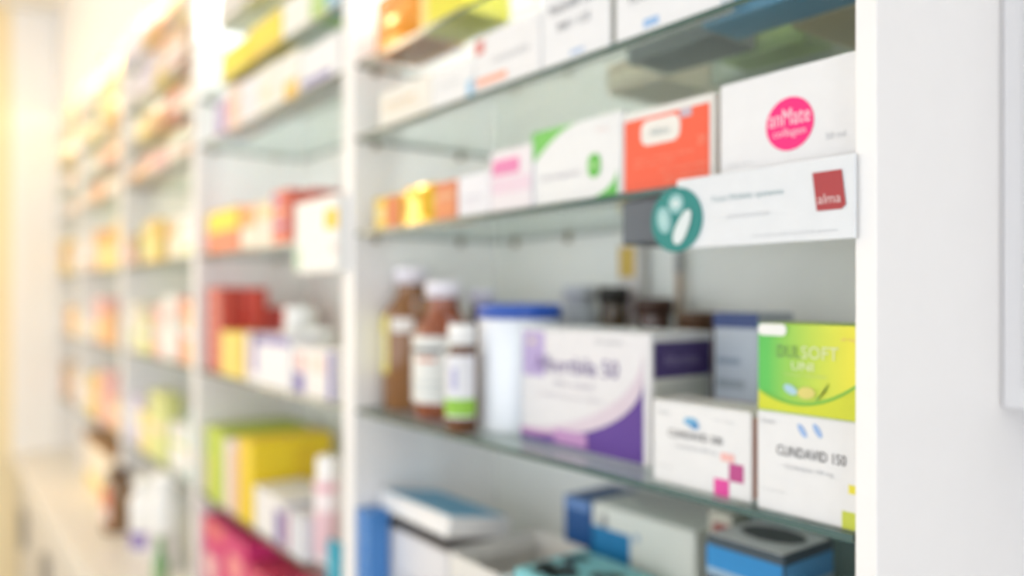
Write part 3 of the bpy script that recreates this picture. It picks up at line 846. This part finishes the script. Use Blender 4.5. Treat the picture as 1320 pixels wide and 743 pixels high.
# shelf C: deep cartons, spine forward
t, wd, h = pcart('spine_carton', 'lime green deep carton standing spine forward', 266, 288, 0.008, 0.19, Cz, (275, 552), (188, 210, 66), [(0.02, 0.3, 0.05, 0.6, (226, 222, 110))])
t, wd, h = pcart('spine_carton', 'pinkish white slim carton between green and yellow cartons', 289, 304, 0.008, 0.12, Cz, (296, 568), (236, 222, 222), [(0.6, 0.98, 0.05, 0.9, (246, 200, 160))])
t, wd, h = pcart('spine_carton', 'golden yellow deep carton standing spine forward', 306, 325, 0.008, 0.17, Cz, (315, 566), (246, 214, 36), [(0.05, 0.35, 0.05, 0.95, (240, 190, 70))])
for i in range(7):
    side_rect('print_line', wd + 0.0006, 0.09, 0.15, h * (0.2 + 0.1 * i), h * (0.23 + 0.1 * i), mat((232, 180, 40)), t)
t, wd, h = pcart('tablet_carton', 'white carton framed in violet on the low shelf', 328, 366, 0.008, 0.10, Cz, (340, 632), (240, 238, 238), [(0.72, 0.98, 0.05, 0.75, (126, 108, 176))])
side_rect('violet_frame', wd + 0.0006, 0.004, 0.09, h * 0.72, h * 0.86, mat((110, 92, 160)), t)
t, wd, h = pcart('tablet_carton', 'small violet and white carton in front of the framed one', 368, 392, 0.006, 0.07, Cz, (375, 660), (222, 224, 232), [(0.02, 0.2, 0.05, 0.95, (196, 120, 160))])
side_rect('violet_patch', wd + 0.0006, 0.02, 0.06, h * 0.1, h * 0.6, mat((150, 144, 190)), t)
t = thing('lotion_bottle', 'white and pale pink plastic bottle next to the partition', 'bottle', (X(424, 0.045), 0.045, E + Cz))
h = H(424, 588, 0.045) - Cz
lathe('body', [(0, 0), (0.022, 0), (0.024, 0.005), (0.024, h * 0.78), (0.020, h * 0.83), (0, h * 0.83)], mat((244, 232, 234), 0.35, 'plastic', 0.02), t)
lathe('cap', [(0.020, h * 0.80), (0.021, h * 0.83), (0.021, h * 0.985), (0.018, h), (0, h)], mat((248, 246, 246), 0.35, 'plastic', 0.01), t)
lb = lathe('paper_label', [(0.0245, h * 0.08), (0.0245, h * 0.5)], mat((246, 206, 214)), t, 20, -2.9, 0.3)
lathe('label_print', [(0.0248, h * 0.68), (0.0248, h * 0.76)], mat((248, 192, 204)), lb, 14, -2.6, 0.1)
pcart('tablet_carton', 'cyan carton slipped in front of the pink bottle', 421, 434, 0.004, 0.012, Cz, (428, 700), (46, 170, 200), [(0.2, 0.8, 0.3, 0.5, (120, 206, 226))])
# worktop under the second bay
t, wd, h = pcart('tablet_carton', 'magenta carton with pale spots on the worktop', 262, 318, 0.008, 0.12, CZ, (275, 672), (214, 50, 120), [(0.05, 0.35, 0.3, 0.6, (240, 190, 190)), (0.6, 0.9, 0.55, 0.8, (240, 150, 150)), (0.05, 0.5, 0.82, 0.97, (226, 110, 110))])
t, wd, h = pcart('tablet_carton', 'rose red carton beside the magenta carton on the worktop', 319, 352, 0.008, 0.12, CZ, 0.165, (206, 70, 104), [(0.1, 0.8, 0.5, 0.8, (236, 160, 130))])
# shelf T
for lab, a, b, top, rgb, bands in (
        ('violet carton at the partition end of the fourth shelf', 279, 291, (285, 128), (196, 176, 220), [(0.1, 0.6, 0.1, 0.9, (176, 150, 208))]),
        ('peach pink carton next to the violet carton', 292, 309, (300, 112), (246, 214, 200), [(0.2, 0.8, 0.3, 0.6, (246, 190, 170))]),
        ('bluish white carton next to the peach pink carton', 310, 331, (320, 100), (240, 238, 244), [(0.2, 0.8, 0.4, 0.5, (220, 220, 232))]),
        ('ivory white carton with pale green print', 332, 356, (344, 84), (242, 240, 232), [(0.2, 0.8, 0.3, 0.5, (222, 226, 200))]),
        ('white carton with an amber corner', 357, 386, (370, 70), (244, 242, 236), [(0.35, 0.95, 0.03, 0.4, (244, 196, 90))]),
        ('large white carton with an indigo base stripe', 388, 438, (410, 55), (242, 242, 246), [(0.05, 0.8, 0.08, 0.26, (132, 126, 186))])):
    pcart('tablet_carton', lab, a, b, 0.008, 0.06, T, top, rgb, bands)
U = LEV['U']
for lab, a, b, top, rgb, bands in (
        ('vivid yellow carton at the partition end of the fifth shelf', 285, 318, 0.062, (250, 226, 40), [(0.1, 0.9, 0.3, 0.5, (252, 236, 110))]),
        ('sunny yellow long carton beside the vivid yellow one', 319, 362, 0.068, (248, 222, 60), [(0.05, 0.95, 0.05, 0.3, (244, 206, 70))]),
        ('white carton beside the sunny yellow long carton', 364, 399, 0.066, (244, 244, 240), [(0.1, 0.9, 0.4, 0.5, (226, 230, 220))]),
        ('pale green carton on the fifth shelf', 400, 419, 0.066, (176, 212, 120), [(0.1, 0.9, 0.4, 0.6, (210, 230, 170))]),
        ('sky blue carton on the fifth shelf', 420, 438, 0.066, (140, 196, 226), [(0.1, 0.9, 0.4, 0.6, (200, 224, 240))])):
    pcart('tablet_carton', lab, a, b, 0.008, 0.06, U, top, rgb, bands)
for lab, a, b, rgb in (('greyish white carton on the sixth shelf', 281, 312, (226, 222, 218)), ('oatmeal carton on the sixth shelf', 314, 350, (230, 222, 206)), ('pearl white carton on the sixth shelf', 352, 400, (240, 238, 236))):
    pcart('tablet_carton', lab, a, b, 0.008, 0.06, LEV['V'], 0.07, rgb, [(0.2, 0.8, 0.4, 0.5, (200, 200, 200))])

# ------------------------------------------------------------------ far bays
PAL = [('orange', (240, 168, 92)), ('white', (244, 242, 240)), ('yellow', (248, 220, 110)), ('pink', (244, 176, 176)), ('cream', (246, 234, 208)),
       ('red', (226, 104, 84)), ('lilac', (216, 206, 236)), ('lime', (214, 222, 120)), ('brown', (196, 156, 116)), ('pale blue', (206, 220, 238)),
       ('peach', (248, 208, 176)), ('teal', (150, 196, 196)), ('gold', (240, 196, 80)), ('grey', (206, 202, 200))]
PAL = [(n_, tuple(int(q + (255 - q) * 0.25) for q in c_)) for n_, c_ in PAL]  # paled towards white: flare wash is mixed into the carton colours
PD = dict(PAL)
WANT = {  # bay index, shelf: colours from the partition beside the second bay towards the end wall
    (2, 'W'): ['pale blue', 'brown', 'orange', 'lilac'], (2, 'V'): ['brown', 'white', 'yellow', 'lilac', 'grey'],
    (2, 'U'): ['white', 'red', 'orange', 'yellow', 'cream'], (2, 'T'): ['brown', 'white', 'pink', 'peach', 'orange'],
    (2, 'A'): ['white', 'cream', 'gold', 'lime', 'brown'], (2, 'B'): ['orange', 'red', 'white', 'pink', 'lime', 'cream'],
    (2, 'C'): ['teal', 'white', 'lime', 'yellow', 'lilac'],
    (3, 'W'): ['cream', 'yellow', 'peach', 'white'], (3, 'V'): ['orange', 'gold', 'white', 'yellow'], (3, 'U'): ['orange', 'pink', 'cream', 'white'],
    (3, 'T'): ['peach', 'white', 'orange', 'cream'], (3, 'A'): ['gold', 'yellow', 'orange', 'white'], (3, 'B'): ['cream', 'orange', 'pink', 'white'],
    (3, 'C'): ['yellow', 'orange', 'pink', 'gold', 'white'],
    (4, 'W'): ['peach', 'orange', 'cream'], (4, 'V'): ['white', 'orange', 'yellow'], (4, 'U'): ['cream', 'orange', 'white'],
    (4, 'T'): ['orange', 'peach', 'white'], (4, 'A'): ['orange', 'cream', 'gold'], (4, 'B'): ['yellow', 'orange', 'cream'], (4, 'C'): ['pink', 'cream', 'brown']}
GAPH = {'W': 0.10, 'V': 0.11, 'U': 0.10, 'T': 0.095, 'A': 0.20, 'B': 0.21, 'C': 0.23}
SHN = ['lowest', 'second', 'third', 'fourth', 'fifth', 'sixth', 'seventh']
for (k, L), cols in WANT.items():
    x0, x1 = bay_x(k)
    lo, hi = x0 + PT + 0.006, x1 - PT - 0.006
    n = len(cols)
    ws = [random.uniform(0.7, 1.3) for _ in cols]
    tot = sum(ws)
    x = hi
    i_sh = BAYLEV[k].index(L)
    for c, wv in zip(cols, ws):
        wd_ = (hi - lo) * 0.94 * wv / tot
        g = (hi - lo) * 0.06 / n
        hh = GAPH[L] * random.uniform(0.45, 0.85)
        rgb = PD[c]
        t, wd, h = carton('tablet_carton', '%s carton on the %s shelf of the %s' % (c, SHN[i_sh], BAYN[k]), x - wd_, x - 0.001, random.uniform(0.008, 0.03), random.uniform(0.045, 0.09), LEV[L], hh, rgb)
        acc = random.choice(PAL)[1]
        v = random.uniform(0.1, 0.6)
        banded(t, wd, h, [(0.02, 0.98, v, v + random.uniform(0.1, 0.3), acc), (0.15, 0.7, 0.78, 0.86, tuple(int(q * 0.8) for q in rgb))])
        x -= wd_ + g

# things on the worktop of the far bays
GRP = 'things on the worktop'
bottle('white bottle with a violet label on the worktop', X(190, -0.01), -0.01, CZ, 0.045, 0.2, (248, 248, 246), (150, 130, 190), (0.08, 0.3), glass=(244, 242, 240), neck=0.7, shoulder=0.7, glass_rough=0.35, lab_arc=(-2.9, 0.2))
bottle('taller plain white bottle on the worktop', X(214, 0.0), 0.0, CZ, 0.042, 0.24, (250, 249, 248), (238, 232, 230), (0.1, 0.4), glass=(246, 244, 242), neck=0.7, shoulder=0.72, glass_rough=0.35)
bottle('slim green bottle standing foremost on the worktop', X(207, -0.075), -0.075, CZ, 0.017, 0.15, (110, 160, 100), (150, 190, 140), (0.3, 0.6), glass=(84, 150, 76), glass_rough=0.3)
bottle('brown bottle with an orange-red label on the worktop', X(153, -0.035), -0.035, CZ, 0.045, 0.185, (96, 70, 50), (238, 140, 104), (0.2, 0.72), lab_arc=(-2.3, -0.7), shoulder=0.74, bands=((-2.2, -0.8, 0.22, 0.42, (238, 222, 216)),), glass=(132, 100, 70), neck=0.6)
t, wd, h = pcart('lidded_carton', 'cream carton with brown lid and yellow foot on the worktop', 110, 143, 0.0, 0.10, CZ, 0.16, (246, 234, 214), [(0.02, 0.98, 0.02, 0.3, (246, 222, 140))])
slab('lid', -0.004, wd + 0.004, -0.004, 0.104, h, h + 0.03, mat((160, 118, 72)), t, 0.001)
